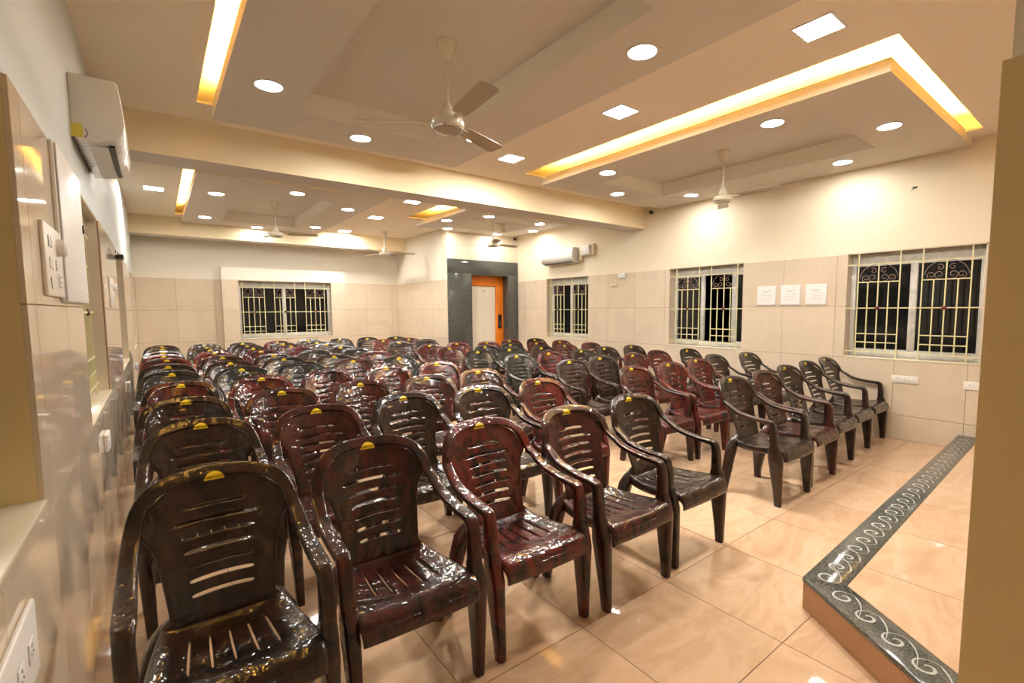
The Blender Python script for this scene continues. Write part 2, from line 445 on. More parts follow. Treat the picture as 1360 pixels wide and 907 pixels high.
# ------------------------------------------------------------------ windows
def window(n, axis, pos, out, hole, motifs, stiles, wall_name, gd=.012, lining=None, top_gap=.12):
    """grille in the wall plane, frame and panes set back in the reveal"""
    s0, z0, s1, z1 = hole
    root = tag(empty('window_%d' % n), kind='structure')
    def P(s, z, d):      # d: depth into the wall
        return (pos + out * d, s, z) if axis == 'x' else (s, pos + out * d, z)
    def bx(name, a, b, M, w=0):
        o = MB().box(P(*a), P(*b)).obj(name, M, root)
        if w: bevel(o.data, w, 1)
        return o
    D = .125
    # lining of the reveal in tile
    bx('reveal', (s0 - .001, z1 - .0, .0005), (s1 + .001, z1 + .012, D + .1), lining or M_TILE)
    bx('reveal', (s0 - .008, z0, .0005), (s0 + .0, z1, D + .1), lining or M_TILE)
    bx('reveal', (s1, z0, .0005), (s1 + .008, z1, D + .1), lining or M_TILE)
    bx('sill', (s0 - .002, z0 - .016, -.016), (s1 + .002, z0 + .004, D + .1), M_SILL, .003)
    # frame
    fw = .05
    for a, b in (((s0, z0 + .004), (s0 + fw, z1)), ((s1 - fw, z0 + .004), (s1, z1)), ((s0 + fw, z1 - top_gap), (s1 - fw, z1)), ((s0 + fw, z0 + .004), (s1 - fw, z0 + .075))):
        bx('frame', (a[0], a[1], D), (b[0], b[1], D + .06), M_UPVC, .004)
    zb, zt = z0 + .075, z1 - top_gap
    edges = [s0 + fw] + [e for st in stiles for e in (st - .034, st + .034)] + [s1 - fw]
    for st in stiles: bx('stile', (st - .034, zb, D + .006), (st + .034, zt, D + .05), M_UPVC, .004)
    for a, b in zip(edges[::2], edges[1::2]):
        bx('pane', (a, zb, D + .028), (b, zt, D + .034), M_GLASS)
        bx('sash_rail', (a, zt - .018, D + .008), (b, zt, D + .027), M_UPVC)
        bx('sash_rail', (a, zb, D + .008), (b, zb + .018, D + .027), M_UPVC)
    # grille
    r = .0055
    def bar(a, b):
        if abs(a[0] - b[0]) < 1e-6: bx('bar', (a[0] - r, a[1], gd - r), (a[0] + r, b[1], gd + r), M_GRILLE)
        else: bx('bar', (a[0], a[1] - r, gd - r), (b[0], a[1] + r, gd + r), M_GRILLE)
    e = .0
    zT, zS, zM, zL1, zL2, zB = (z1 - .125, z1 - .328, z1 - .622, z1 - .915, z1 - 1.012, z0 + .065)
    for z in (zT, zM, zB): bar((s0 + e, z), (s1 - e, z))
    for (c, hw) in motifs:
        bar((c - hw, z0 + .006), (c - hw, z1 - .002)); bar((c + hw, z0 + .006), (c + hw, z1 - .002))
        bar((c, zB), (c, zT)); bar((c - hw / 2, zB), (c - hw / 2, zS)); bar((c + hw / 2, zB), (c + hw / 2, zS))
        for z in (zS, zL1, zL2): bar((c - hw, z), (c + hw, z))
        # scrollwork under an arch
        mb = MB(); hgt = zT - zS - .01
        arch = [P(c + hw * .93 * math.cos(t), zS + .006 + hgt * math.sin(t) ** .8, gd) for t in [math.pi * i / 18 for i in range(1, 18)]]
        mb.tube(arch, .0036, 5)
        for sg in (-1, 1):
            for (cx, cz, rr, tw, st) in ((.62, .045, .042, 1.6, -.5), (.28, .05, .045, 1.5, -.6), (.26, .125, .034, 1.3, .3)):
                pts = []
                for i in range(20):
                    t = i / 19; a = st * math.pi + t * tw * 2 * math.pi * .8
                    q = rr * (1 - .75 * t)
                    pts.append(P(c + sg * (hw * cx + q * math.cos(a)), zS + cz + q * math.sin(a), gd))
                mb.tube(pts, .0032, 5)
        mb.obj('scrollwork', M_SCROLL, root, 60)
        mb = MB()
        prof = [(.004, -.014), (.02, -.012), (.026, 0), (.02, .012), (.004, .014)]
        mb.rings([[P(c + q * math.cos(2 * math.pi * j / 12), zM + q * math.sin(2 * math.pi * j / 12), gd + dz) for j in range(12)] for q, dz in prof])
        mb.obj('rosette', M_ROSE, root, 60)
    return root
window(1, 'x', XR, 1, WIN_R[0], [(1.867, .197), (1.280, .195)], [1.574], 'right')
window(2, 'x', XR, 1, WIN_R[1], [(4.322, .197), (3.727, .2)], [4.14, 3.64], 'right')
window(3, 'x', XR, 1, WIN_R[2], [(7.34, .2), (6.73, .2)], [7.05], 'right')
window(4, 'y', BY, 1, WIN_B[0], [(1.575, .192), (2.145, .195), (2.736, .192)], [2.15], 'back')
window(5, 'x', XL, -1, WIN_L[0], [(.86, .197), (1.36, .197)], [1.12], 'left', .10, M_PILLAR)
window(6, 'x', XL, -1, WIN_L[1], [(3.46, .197), (4.08, .197)], [3.78], 'left', .055)
window(7, 'x', XL, -1, WIN_L[2], [(6.38, .197), (7.02, .197)], [6.7], 'left', .055)
window(8, 'x', XL, -1, WIN_L[3], [(9.52, .197), (10.08, .197)], [9.8], 'left', .055)

# ------------------------------------------------------------------ lift door in granite surround
door = tag(empty('door_1'), kind='structure')
G = .03
bbox('granite_jamb', (LX, LY - G, 0), (5.2, LY, 2.2), M_GRANITE, door, .003)
bbox('granite_jamb', (6.16, LY - G, 0), (XR - TT, LY, 2.2), M_GRANITE, door, .003)
bbox('granite_lintel', (LX, LY - G, 2.2), (XR - TT, LY, 2.485), M_GRANITE, door, .003)
MB().box((6.14, LY - G + .002, 0), (6.16, LY + .225, 2.2)).obj('granite_reveal', M_GRANITE, door)
MB().box((5.2, LY - G + .002, 0), (5.22, LY + .225, 2.2)).obj('granite_reveal', M_GRANITE, door)
MB().box((5.22, LY - G + .002, 2.18), (6.14, LY + .225, 2.2)).obj('granite_reveal', M_GRANITE, door)
bbox('orange_frame', (5.22, LY + .165, 1.97), (6.14, LY + .225, 2.18), M_ORANGE, door)
bbox('orange_frame', (5.95, LY + .165, 0), (6.14, LY + .225, 1.97), M_ORANGE, door)
for a, b in ((5.22, 5.34), (5.342, 5.60), (5.602, 5.95)):
    bbox('door_panel', (a, LY + .20, .005), (b, LY + .225, 1.968), M_LIFT, door, .003)
cp = bbox('call_panel', (5.995, LY + .150, 1.04), (6.085, LY + .166, 1.35), M_DARK, door, .004)
for z in (1.12, 1.17):
    mb = MB(); mb.rings([[(6.04 + .016 * math.cos(t), LY + q, z + .016 * math.sin(t)) for t in [2 * math.pi * i / 14 for i in range(14)]] for q in (.146, .151)])
    mb.obj('button', M_CHROME, cp, 40)
MB().box((6.01, LY + .148, 1.22), (6.07, LY + .151, 1.31)).obj('display', mat('display_glass', (.02, .02, .025), .1), cp)
mb = MB(); mb.rings([[(5.66 + .018 * math.cos(t), LY + q, 1.86 + .022 * math.sin(t)) for t in [2 * math.pi * i / 14 for i in range(14)]] for q in (.196, .2005)])
mb.obj('floor_number_disc', M_CHROME, door, 40)

# ------------------------------------------------------------------ stage platform
st = tag(empty('stage_platform'), kind='structure')
def V2(p): return Vector((p[0], p[1]))
A, B, C = V2(S_A), V2(S_B), V2(S_C)
dAB = (B - A).normalized(); dAC = (C - A).normalized()
nAB = Vector((dAB.y, -dAB.x)); nAC = Vector((-dAC.y, dAC.x))     # towards the inside of the platform
BW = .165
def meet(off):
    # inner corner: A + i*dAB*a + ... solve offsets from both edges
    p, q = A + nAB * off, A + nAC * off
    den = dAB.x * dAC.y - dAB.y * dAC.x
    t = ((q.x - p.x) * dAC.y - (q.y - p.y) * dAC.x) / den
    return p + dAB * t
I = meet(BW)
IB, IC = B + nAB * BW, C + nAC * BW
R0 = meet(.012)
RB, RC = B + nAB * .012, C + nAC * .012
MB().prism([tuple(R0), tuple(RC), (C.x, YN + .01), (XR - TT, YN + .01), (RB.x - .001 - TT, RB.y)], 0, STAGE_Z - .022).obj('stage_base', M_GROUT, st)
ztop = STAGE_Z
o = MB().prism([tuple(A), tuple(I), tuple(IB - Vector((TT, 0))), tuple(B - Vector((TT, 0)))], ztop - .022, ztop).obj('border_slab', M_GRANITE, st); bevel(o.data, .004, 2, 60)
o = MB().prism([tuple(A), tuple(C), tuple(IC), tuple(I)], ztop - .022, ztop).obj('border_slab', M_GRANITE, st); bevel(o.data, .004, 2, 60)
# riser tiles
L = (R0 - RC).length; k = 0
while k * TS < L:
    a, b = R0 + dAC * (k * TS + .001), R0 + dAC * min((k + 1) * TS - .002, L)
    MB().prism([tuple(a), tuple(b), tuple(b - nAC * .009), tuple(a - nAC * .009)], .001, ztop - .023).obj('riser_tile', M_RISER, st); k += 1
L = (RB - R0).length - .02; k = 0
while k * TS < L:
    a, b = R0 + dAB * (k * TS + .001), R0 + dAB * min((k + 1) * TS - .002, L)
    MB().prism([tuple(a), tuple(b), tuple(b - nAB * .009), tuple(a - nAB * .009)], .001, ztop - .023).obj('riser_tile', M_RISER, st); k += 1
# platform tiles: strips parallel to the long edge, clipped by the oblique edge
def clip(poly, p, nrm):
    out = []
    for i in range(len(poly)):
        a, b = poly[i], poly[(i + 1) % len(poly)]
        da, db = (a - p).dot(nrm), (b - p).dot(nrm)
        if da >= 0: out.append(a)
        if da * db < 0: out.append(a + (b - a) * (da / (da - db)))
    return out
for i in range(-3, 8):
    for j in range(0, 4):
        o0 = I + dAB * (i * TS + .25) + nAB * (j * TS)
        pts = [o0 + dAB * .0018 + nAB * .0018, o0 + dAB * (TS - .0018) + nAB * .0018, o0 + dAB * (TS - .0018) + nAB * (TS - .0018), o0 + dAB * .0018 + nAB * (TS - .0018)]
        pts = clip(pts, I + nAC * .002, nAC); 
        if len(pts) > 2: pts = clip(pts, Vector((XR - TT - .001, 0)), Vector((-1, 0)))
        if len(pts) > 2: pts = clip(pts, Vector((0, YN + .02)), Vector((0, 1)))
        if len(pts) > 2: pts = clip(pts, Vector((C.x + .01, 0)), Vector((1, 0)))
        if len(pts) > 2: MB().prism([tuple(p) for p in pts], ztop - .0215, ztop - .001).obj('tile', M_FLOOR, st)
# running scroll inlaid in the granite border
def ribbon(mb, pts, wid):
    for i in range(len(pts) - 1):
        a, b = pts[i], pts[i + 1]
        d0 = (pts[min(i + 1, len(pts) - 1)] - pts[max(i - 1, 0)]).normalized(); d1 = (pts[min(i + 2, len(pts) - 1)] - pts[i]).normalized()
        n0, n1 = Vector((-d0.y, d0.x)) * wid[i] / 2, Vector((-d1.y, d1.x)) * wid[i + 1] / 2
        mb.quad([(*(a - n0), ztop + .0006), (*(b - n1), ztop + .0006), (*(b + n1), ztop + .0006), (*(a + n0), ztop + .0006)])
def scroll(p0, d, nrm, length):
    mb = MB(); u = .142; k = 0
    while (k + 1) * u < length:
        c = p0 + d * ((k + .5) * u) + nrm * (BW * .5)
        pts = []; wid = []
        for i in range(26):                               # spiral, opening outwards
            t = i / 25; a = math.pi * (2.6 - 2.6 * t) + math.pi * .5; r = .008 + .046 * t
            pts.append(c + d * (r * math.cos(a)) + nrm * (r * math.sin(a))); wid.append(.0025 + .009 * math.sin(math.pi * min(1, t * 1.1)))
        e = pts[-1]; nx = c + d * u
        for i in range(1, 9):                             # tail running to the next spiral
            t = i / 8
            q = e.lerp(nx - nrm * .052 + d * .01, t) + nrm * (.022 * math.sin(math.pi * t))
            pts.append(q); wid.append(.007 * (1 - t) + .001)
        ribbon(mb, pts, wid); k += 1
    return mb
scroll(A + dAB * .02, dAB, nAB, (B - A).length - .05).obj('scroll_inlay', M_SCROLLW, st)
scroll(A + dAC * .10, dAC, nAC, (C - A).length - .3).obj('scroll_inlay', M_SCROLLW, st)

# ------------------------------------------------------------------ ceiling lamps
def disc(mb, r, z0, z1, n=28, mi=0): return mb.lathe([(r, z0), (r, z1)], n=n, mi=mi)
me_rim = MB().lathe([(.083, 0), (.098, 0), (.1, -.004), (.097, -.008), (.085, -.008), (.083, 0)], n=28).mesh('rim', M_PLASTIC, 40)
me_dif = disc(MB(), .0835, -.006, -.001).mesh('diffuser', M_LAMPR)
me_dif2 = disc(MB(), .0835, -.006, -.001).mesh('diffuser', M_LAMPQ)
def lamp(x, y, z, label, group):
    o = tag(empty('round_downlight', (x, y, z - .0003)), label, 'ceiling light', group)
    link('rim', me_rim, o); link('diffuser', me_dif if y < 5.3 else me_dif2, o)
front_r = [(1.571, 4.526, 'beyond the centre fan, at the beam end of that panel')]
def ring(names, cx, pts, where):
    for nm, (x, y) in zip(names, pts): lamp(x, y, ZP, 'round downlight in the %s, %s' % (where, nm), 'round downlights in the drop panels')
n6 = ['beam end', 'aisle side by the beam', 'aisle side away from the beam', 'stage end', 'wall side away from the beam', 'wall side by the beam']
ring(['middle of the beam end', 'strip side by the beam', 'strip side by the stage', 'wall side by the beam'], 0,
     [(1.571, 4.526), (2.423, 3.906), (2.447, 2.0), (.713, 3.88)], 'front panel by the switchboard wall')
ring(['middle of the beam end', 'cove side by the beam', 'cove side by the stage', 'middle of the stage end', 'window side by the stage', 'window side by the beam'], 0,
     [(5.078, 4.548), (4.217, 3.93), (4.241, 2.056), (5.126, 1.469), (5.965, 2.118), (5.972, 3.99)], 'front panel beside the window wall')
ring(['middle of the beam end', 'strip side by the beam', 'strip side by the back wall', 'middle of the back end', 'cove side by the back wall', 'cove side by the beam'], 0,
     [(1.593, 7.122), (2.454, 7.761), (2.467, 9.752), (1.597, 10.412), (.74, 9.804), (.732, 7.776)], 'rear panel by the switchboard wall')
ring(['cove side', 'left end towards the lift', 'cove end by the beam', 'window end by the lift', 'window end by the beam', 'window side'], 0,
     [(4.135, 7.678), (4.548, 8.415), (4.542, 6.938), (5.706, 8.445), (5.673, 6.968), (6.083, 7.688)], 'rear panel before the lift')
def square(x, y, label):
    o = tag(empty('square_downlight', (x, y, ZC - .0003)), label, 'ceiling light', 'square downlights in the plain ceiling strips')
    h = .1
    mb = MB()
    for (a, b, c, d) in subtract([(-h - .014, -h - .014, h + .014, h + .014)], (-h, -h, h, h)): mb.box((a, b, -.008), (c, d, 0))
    mb.obj('rim', M_PLASTIC, o)
    MB().box((-h, -h, -.006), (h, h, -.001)).obj('diffuser', M_LAMPS if y < 5.3 else M_LAMPT, o)
for x, y, l in ((3.172, 1.285, 'square white downlight of the centre strip, above the stage end'), (3.16, 2.805, 'square white downlight of the centre strip, between the two front fans'),
                (3.153, 4.36, 'square white downlight of the centre strip, just before the beam'), (3.176, 6.95, 'square white downlight hidden just behind the beam'),
                (3.176, 8.514, 'square white downlight of the rear centre strip, before the rear fan'), (3.186, 10.356, 'square white downlight of the rear strip, beside the back beam'),
                (.07, 8.276, 'square white downlight in the narrow strip by the switchboard wall')):
    square(x, y, l)

# ------------------------------------------------------------------ ceiling fans
def blade_mesh():
    mb = MB(); rings = []
    for i, (r, wd) in enumerate([(.17, .085), (.22, .105), (.35, .115), (.5, .125), (.59, .13), (.615, .115), (.622, .08)]):
        tw = -math.radians(12 - 6 * (r - .17)); c, s = math.cos(tw), math.sin(tw); h = wd / 2
        rings.append([(r, -h * c, -h * s), (r, 0, .004 - .0), (r, h * c, h * s), (r, h * c, h * s - .003), (r, 0, .001), (r, -h * c, -h * s - .003)])
    mb.rings(rings, 0)
    mb.box((.09, -.022, -.006), (.2, .022, -.001), 1)
    return mb.mesh('blade', [M_BLADE, M_FAN], 40)
ME_BLADE = blade_mesh()
def fan(x, y, ztop, zh, angs, label):
    o = tag(empty('ceiling_fan', (x, y, ztop)), label, 'ceiling fan', 'ivory three-blade ceiling fans')
    d = zh - ztop
    MB().lathe([(.02, 0), (.066, 0), (.068, -.006), (.06, -.03), (.035, -.10), (.022, -.112), (.0145, -.114)]).obj('canopy', M_FAN, o, 40)
    MB().lathe([(.0115, -.08), (.0115, d + .08)], n=14).obj('rod', M_FAN, o, 40)
    MB().lathe([(.013, d + .135), (.022, d + .13), (.045, d + .07), (.052, d + .036)]).obj('lower_cup', M_FAN, o, 40)
    mt = MB().lathe([(.03, d + .036), (.08, d + .032), (.108, d + .018), (.112, d - .004), (.106, d - .026), (.092, d - .036), (.02, d - .034)], n=32).obj('motor', M_FAN, o, 35)
    MB().lathe([(.094, d - .034), (.104, d - .032), (.1, d - .042), (.09, d - .043)], n=32).obj('trim_ring', M_CHROME, mt, 40)
    MB().lathe([(.088, d - .036), (.08, d - .044), (.01, d - .048)], n=28).obj('bottom_cover', M_BLADE, mt, 40)
    for a in angs:
        b = link('blade', ME_BLADE, o, (0, 0, d + .01)); b.rotation_euler = (0, 0, math.radians(a))
fan(1.60, 2.93, ZK, 2.685, (24, 144, 264), 'ivory ceiling fan over the front rows, in the coffer nearer the switchboard wall')
fan(5.10, 3.00, ZK, 2.685, (30, 150, 270), 'ivory ceiling fan in the front coffer beside the window wall')
fan(1.603, 8.72, ZK, 2.685, (340, 220, 100), 'ivory ceiling fan in the rear coffer, before the back window')
fan(3.88, 9.95, ZC, 2.65, (340, 220, 100), 'ivory ceiling fan hung from the plain rear strip beside the lift shaft')
fan(5.11, 7.69, ZK, 2.685, (245, 5, 125), 'ivory ceiling fan in the rear coffer before the lift')

# ------------------------------------------------------------------ air conditioners
def aircon(axis_x, out, y0, y1, zb, zt, label, dep=.21, M=M_WRAP):
    o = tag(empty('air_conditioner', (axis_x, (y0 + y1) / 2, zb)), label, 'air conditioner')
    L = (y1 - y0) / 2; h = zt - zb
    prof = [(0, .03), (.03, .0), (.10, .006), (.165, .03), (.198, .065), (.21, .12), (.205, .2), (.19, h - .01), (.18, h), (0, h)]
    prof = [(d * dep / .21 * out, z) for d, z in prof]
    mb = MB(); mb.rings([[(d, s, z) for d, z in prof] for s in (-L, L)])
    b = mb.obj('body', M, o); bevel(b.data, .006, 2, 50)
    MB().box((.14 * out, -L + .08, .0105), (.162 * out, L - .05, .021)).obj('outlet_slot', M_DARK, o)
    mb = MB().box((.06 * out, -L + .06, .0), (.135 * out, L - .05, .004)); f = mb.obj('louvre', M_PLASTIC, o)
    return o, L, h
a, L_, h_ = aircon(XL, 1, 3.36, 4.22, 2.31, 2.64, 'film-wrapped white split air conditioner on the wall above the white distribution board')
MB().box((.0, -L_ - .002, .02), (.045, -L_ + .0, .085)).obj('yellow_tape', M_TAPE, a)
MB().tube([(.05, -L_ - .003, .02), (.062, -L_ - .004, .04), (.055, -L_ - .003, .065)], .002, 6).obj('pipe_clip', M_DARK, a)
a2, L2, h2 = aircon(XR, -1, 6.67, 7.60, 2.33, 2.62, 'white split air conditioner on the window wall before the lift', M=M_WRAP)
sb = tag(empty('voltage_stabilizer', (XR, 6.45, 2.36)), 'cream stabilizer box with side lugs beside the far air conditioner', 'stabilizer')
bbox('housing', (-.10, -.12, .1), (-.002, .12, .27), M_PLASTIC, sb, .008)
bbox('bracket', (-.06, -.19, .1), (-.002, -.12, .29), M_CREAMP, sb, .006)
bbox('bracket', (-.06, .12, -.0), (-.002, .205, .27), M_CREAMP, sb, .006)
MB().box((-.08, -.19, .085), (-.002, .12, .099)).obj('shelf', M_CREAMP, sb)

# ------------------------------------------------------------------ electrical fittings
db = tag(empty('distribution_board', (XL + TT, 2.82, 1.485)), 'large white distribution board with plain door on the tiled wall', 'switchboard')
bbox('cabinet', (0, -.365, 0), (.014, .325, .585), M_PLASTIC, db, .004)
d_ = bbox('door', (.0145, -.36, .004), (.022, .32, .58), M_PLASTIC, db, .005)
bbox('latch', (.0225, .27, .33), (.028, .295, .37), M_DARK, d_, .002)
MB().box((.0222, -.30, .05), (.0235, .26, .054)).obj('door_ridge', M_PLASTIC2, d_)
def plate(name, axis, pos, inward, s, z, w, h, label, mods, M=M_PLASTIC2, knob=False, t=.012, group=None):
    o = tag(empty(name, (pos + inward * TT, s, z)), label, 'switch plate' if name == 'switch_plate' else 'socket', group)
    bbox('cover', (0, -w / 2, -h / 2), (inward * t, w / 2, h / 2), M, o, .004)
    for (kind, u, v) in mods:
        if kind == 's':
            bbox('rocker', (inward * t, u - .011, v - .019), (inward * (t + .004), u + .011, v + .019), M_PLASTIC, o, .002)
        elif kind == 'k':
            mb = MB(); mb.rings([[(inward * (t + q), u + r * math.cos(2 * math.pi * j / 18), v + r * math.sin(2 * math.pi * j / 18)) for j in range(18)] for r, q in ((.03, 0), (.029, .02), (.022, .026))])
            mb.obj('regulator_knob', M_PLASTIC, o, 40)
        else:
            f = bbox('outlet', (inward * t, u - .024, v - .024), (inward * (t + .003), u + .024, v + .024), M_PLASTIC, o, .002)
            mb = MB()
            for (p, q, r) in ((0, .012, .0045), (-.009, -.006, .0035), (.009, -.006, .0035)):
                mb.rings([[(inward * (t + e), u + p + r * math.cos(2 * math.pi * j / 8), v + q + r * math.sin(2 * math.pi * j / 8)) for j in range(8)] for e in (.0025, .0036)])
            mb.obj('pin_holes', M_DARK, f)
    return o
plate('switch_plate', 'x', XL, 1, 2.29, 1.62, .34, .235, 'white switch plate with a fan regulator knob before the distribution board',
      [('k', .08, .055), ('s', -.1, .06), ('s', -.06, .06), ('s', -.1, -.01), ('s', -.06, -.01), ('s', .02, -.01), ('s', -.1, -.075), ('o', .08, -.06)])
plate('switch_plate', 'x', XL, 1, 5.08, 1.60, .36, .235, 'white switch plate between the two middle windows of the switchboard wall', [('k', .08, .05), ('s', -.1, .05), ('s', -.05, .05), ('s', -.1, -.05), ('o', .06, -.06)])
plate('wall_socket', 'x', XL, 1, 1.38, .70, .36, .17, 'white socket plate low on the wall beside the first chair', [('s', -.11, 0), ('s', -.07, 0), ('o', .0, 0), ('o', .1, 0)], M=M_PLASTIC)
for y, z, l in ((3.68, .70, 'white socket under the second window of the switchboard wall'), (6.58, .66, 'white socket under the third window of the switchboard wall'), (9.38, .62, 'white socket near the back corner of the switchboard wall')):
    plate('wall_socket', 'x', XL, 1, y, z, .17, .1, l, [('s', -.05, 0), ('o', .03, 0)], M=M_PLASTIC, t=.02)
plate('wall_socket', 'x', XR, -1, 1.567, .668, .24, .085, 'white twin socket plate under the window nearest the stage', [('o', .07, 0), ('o', .0, 0), ('s', -.06, 0), ('s', -.09, 0)])
plate('wall_socket', 'x', XR, -1, .985, .665, .2, .085, 'white socket plate partly behind the pillar, above the stage border', [('o', .05, 0), ('s', -.03, 0), ('s', -.07, 0)])
jb = tag(empty('junction_box', (XR - TT, 5.60, 2.025)), 'small white wall box with a hanging plug lead near the middle window', 'junction box')
bbox('box', (-.03, -.075, -.043), (0, .075, .043), M_PLASTIC, jb, .004)
MB().tube([(-.01, .075, .0), (-.015, .12, .02), (-.015, .15, -.02), (-.015, .14, -.09), (-.018, .16, -.13)], .003, 6).obj('lead', M_PLASTIC2, jb, 60)
bbox('plug', (-.035, .13, -.17), (-.005, .24, -.135), M_CREAMP, jb, .004)
MB().tube([(-.018, .2, -.172), (-.018, .25, -.2)], .004, 6).obj('plug_pin', M_CREAMP, jb, 60)
cc = tag(empty('wire_bracket', (XL + TT, 6.0, 1.97)), 'black bracket with a looped wire beside the third window of the switchboard wall', 'bracket')
MB().box((0, -.02, -.02), (.06, .12, .02)).obj('arm', M_DARK, cc)
MB().tube([(.02, 0, .01), (.03, -.25, .05), (.03, -.45, -.02), (.02, -.7, -.05)], .004, 6).obj('wire', M_WIRE, cc, 60)
for (x, y, z, l) in ((XR - .05, 4.99, 3.0, 'tiny black camera where the beam meets the window wall'), (6.33, LY - .035, 3.0, 'tiny black camera on the wall above the granite lift surround')):
    c_ = tag(empty('security_camera', (x, y, z)), l, 'camera')
    MB().lathe([(.005, -.03), (.02, -.026), (.03, -.005), (.03, .02), (.01, .03)], n=16).obj('dome', M_DARK, c_, 40)
    MB().box((-.015, .02, -.012) if y > 6 else (.02, -.015, -.012), (.015, .034, .012) if y > 6 else (.049, .015, .012)).obj('mount', M_WIRE, c_)
wh = tag(empty('cable_outlet', (XR, 1.58, 2.72)), 'tiny dark cable outlet high on the window wall', 'cable outlet')
MB().box((-.006, -.02, -.008), (0, .02, .008)).obj('gland', M_DARK, wh)
MB().tube([(-.006, .0, 0), (-.02, .01, -.01), (-.02, .03, -.03)], .003, 6).obj('lead', M_DARK, wh)

# ------------------------------------------------------------------ notices on the window wall
for i, (y0, y1, l) in enumerate(((2.978, 3.228, 'white framed notice, nearest the middle window of the row of three'), (2.675, 2.92, 'white framed notice in the middle of the row of three'), (2.375, 2.617, 'white framed notice, nearest the stage-end window of the row of three'))):
    o = tag(empty('framed_notice', (XR - TT, (y0 + y1) / 2, 1.49)), l, 'notice', 'notices on the tiled wall')
    h = .255; w2 = (y1 - y0) / 2
    bbox('frame', (-.014, -w2, 0), (0, w2, h), M_PLASTIC, o, .004)
    MB().box((-.0155, -w2 + .014, .014), (-.0141, w2 - .014, h - .014)).obj('sheet', M_PAPER, o)
    mb = MB(); mb.box((-.0162, -.05, h - .075), (-.0156, .055, h - .068)); mb.box((-.0162, -.02, h - .086), (-.0156, .03, h - .082))
    rr = random.Random(i)
    for k in range(6):
        z = .06 + k * .017; mb.box((-.0162, -.085 + .01 * rr.random(), z), (-.0156, .05 + .035 * rr.random(), z + .0025))
    mb.obj('print', M_INK, o)

# ------------------------------------------------------------------ chairs
def lerp_tab(tab, t):
    for (a, va), (b, vb) in zip(tab, tab[1:]):
        if t <= b: return va + (vb - va) * (t - a) / (b - a)
    return tab[-1][1]
def finish(mb, name, thick, levels=1, bev=None):
    me = mb.mesh(name, M_CHAIR)
    bm = bmesh.new(); bm.from_mesh(me); bmesh.ops.remove_doubles(bm, verts=bm.verts, dist=.0005)
    bmesh.ops.recalc_face_normals(bm, faces=bm.faces); bm.to_mesh(me); bm.free()
    o = link('tmp', me)
    s = o.modifiers.new('s', 'SOLIDIFY'); s.thickness = thick; s.offset = 0; s.use_even_offset = True
    b = o.modifiers.new('d', 'SUBSURF'); b.levels = b.render_levels = levels
    dg = bpy.context.evaluated_depsgraph_get()
    out = bpy.data.meshes.new_from_object(o.evaluated_get(dg)); out.name = name
    bpy.data.objects.remove(o); bpy.data.meshes.remove(me)
    for p in out.polygons: p.use_smooth = True
    return out

def smooth_path(pts, wh, sub=3):
    P = [Vector(p) for p in pts]; op = []; ow = []
    for i in range(len(P) - 1):
        p0, p1, p2, p3 = P[max(i - 1, 0)], P[i], P[i + 1], P[min(i + 2, len(P) - 1)]
        for k in range(sub):
            t = k / sub
            op.append(.5 * ((2 * p1) + (p2 - p0) * t + (2 * p0 - 5 * p1 + 4 * p2 - p3) * t * t + (3 * p1 - p0 - 3 * p2 + p3) * t ** 3))
            ow.append((wh[i][0] + (wh[i + 1][0] - wh[i][0]) * t, wh[i][1] + (wh[i + 1][1] - wh[i][1]) * t))
    op.append(P[-1]); ow.append(wh[-1])
    return op, ow
HW = [(0, .150), (.2, .160), (.4, .172), (.56, .186), (.63, .198), (.70, .222), (.80, .221), (.88, .208), (.94, .190), (1, .160)]
Z0, Z1 = .40, .857
def plane_y(x, z):
    t = min(1.05, max(0, (z - Z0) / (Z1 - Z0)))
    return .165 + .185 * t ** 1.15 - 1.05 * x * x * (.55 + .45 * t)
def back_pt(u, t, lift=0.0):
    x = u * lerp_tab(HW, t)
    z = Z0 + (Z1 - Z0) * t - .030 * abs(u) ** 3 * max(0, (t - .7) / .3) - .012 * u * u
    return (x, plane_y(x, z) - lift, z)
# centre line of the band that runs from one front post over the arm and the top to the other
def rim_path():
    q = [(.247, -.170, .40), (.249, -.166, .49), (.250, -.161, .565), (.250, -.151, .600), (.250, -.126, .614), (.250, -.03, .621), (.250, .07, .636), (.249, .13, .654), (.246, .178, .684)]
    for x, z in ((.240, .716), (.232, .752), (.220, .788), (.200, .819), (.168, .841), (.118, .856), (.06, .8625), (0, .864)): q.append((x, plane_y(x, z) - .003, z))
    wh = [(.050, .060), (.050, .054), (.050, .046), (.050, .038), (.055, .030), (.056, .026), (.054, .025), (.050, .023), (.048, .020)] + [(.047, .017)] * 3 + [(.048, .015)] * 5
    n = len(q)
    return q + [(-x, y, z) for x, y, z in reversed(q[:-1])], wh + list(reversed(wh[:-1]))
def rim_rings(sub=3, n=16, p=4.5):
    q, wh = rim_path(); P, W = smooth_path(q, wh, sub); out = []
    side = Vector((1, 0, 0)); prev = None
    for i, c in enumerate(P):
        t = (P[min(i + 1, len(P) - 1)] - P[max(i - 1, 0)]).normalized()
        if prev is not None: side = prev.rotation_difference(t) @ side
        side = (side - t * side.dot(t)).normalized(); prev = t; nn = t.cross(side)
        a, b = W[i][0] / 2, W[i][1] / 2; ring = []
        for j in range(n):
            th = 2 * math.pi * (j + .5) / n; co, sn = math.cos(th), math.sin(th)
            ring.append(c + side * a * math.copysign(abs(co) ** (2 / p), co) + nn * b * math.copysign(abs(sn) ** (2 / p), sn))
        out.append(ring)
    return out
JOIN = 8 * 3 + 2       # where the arm ends and the back's own band begins
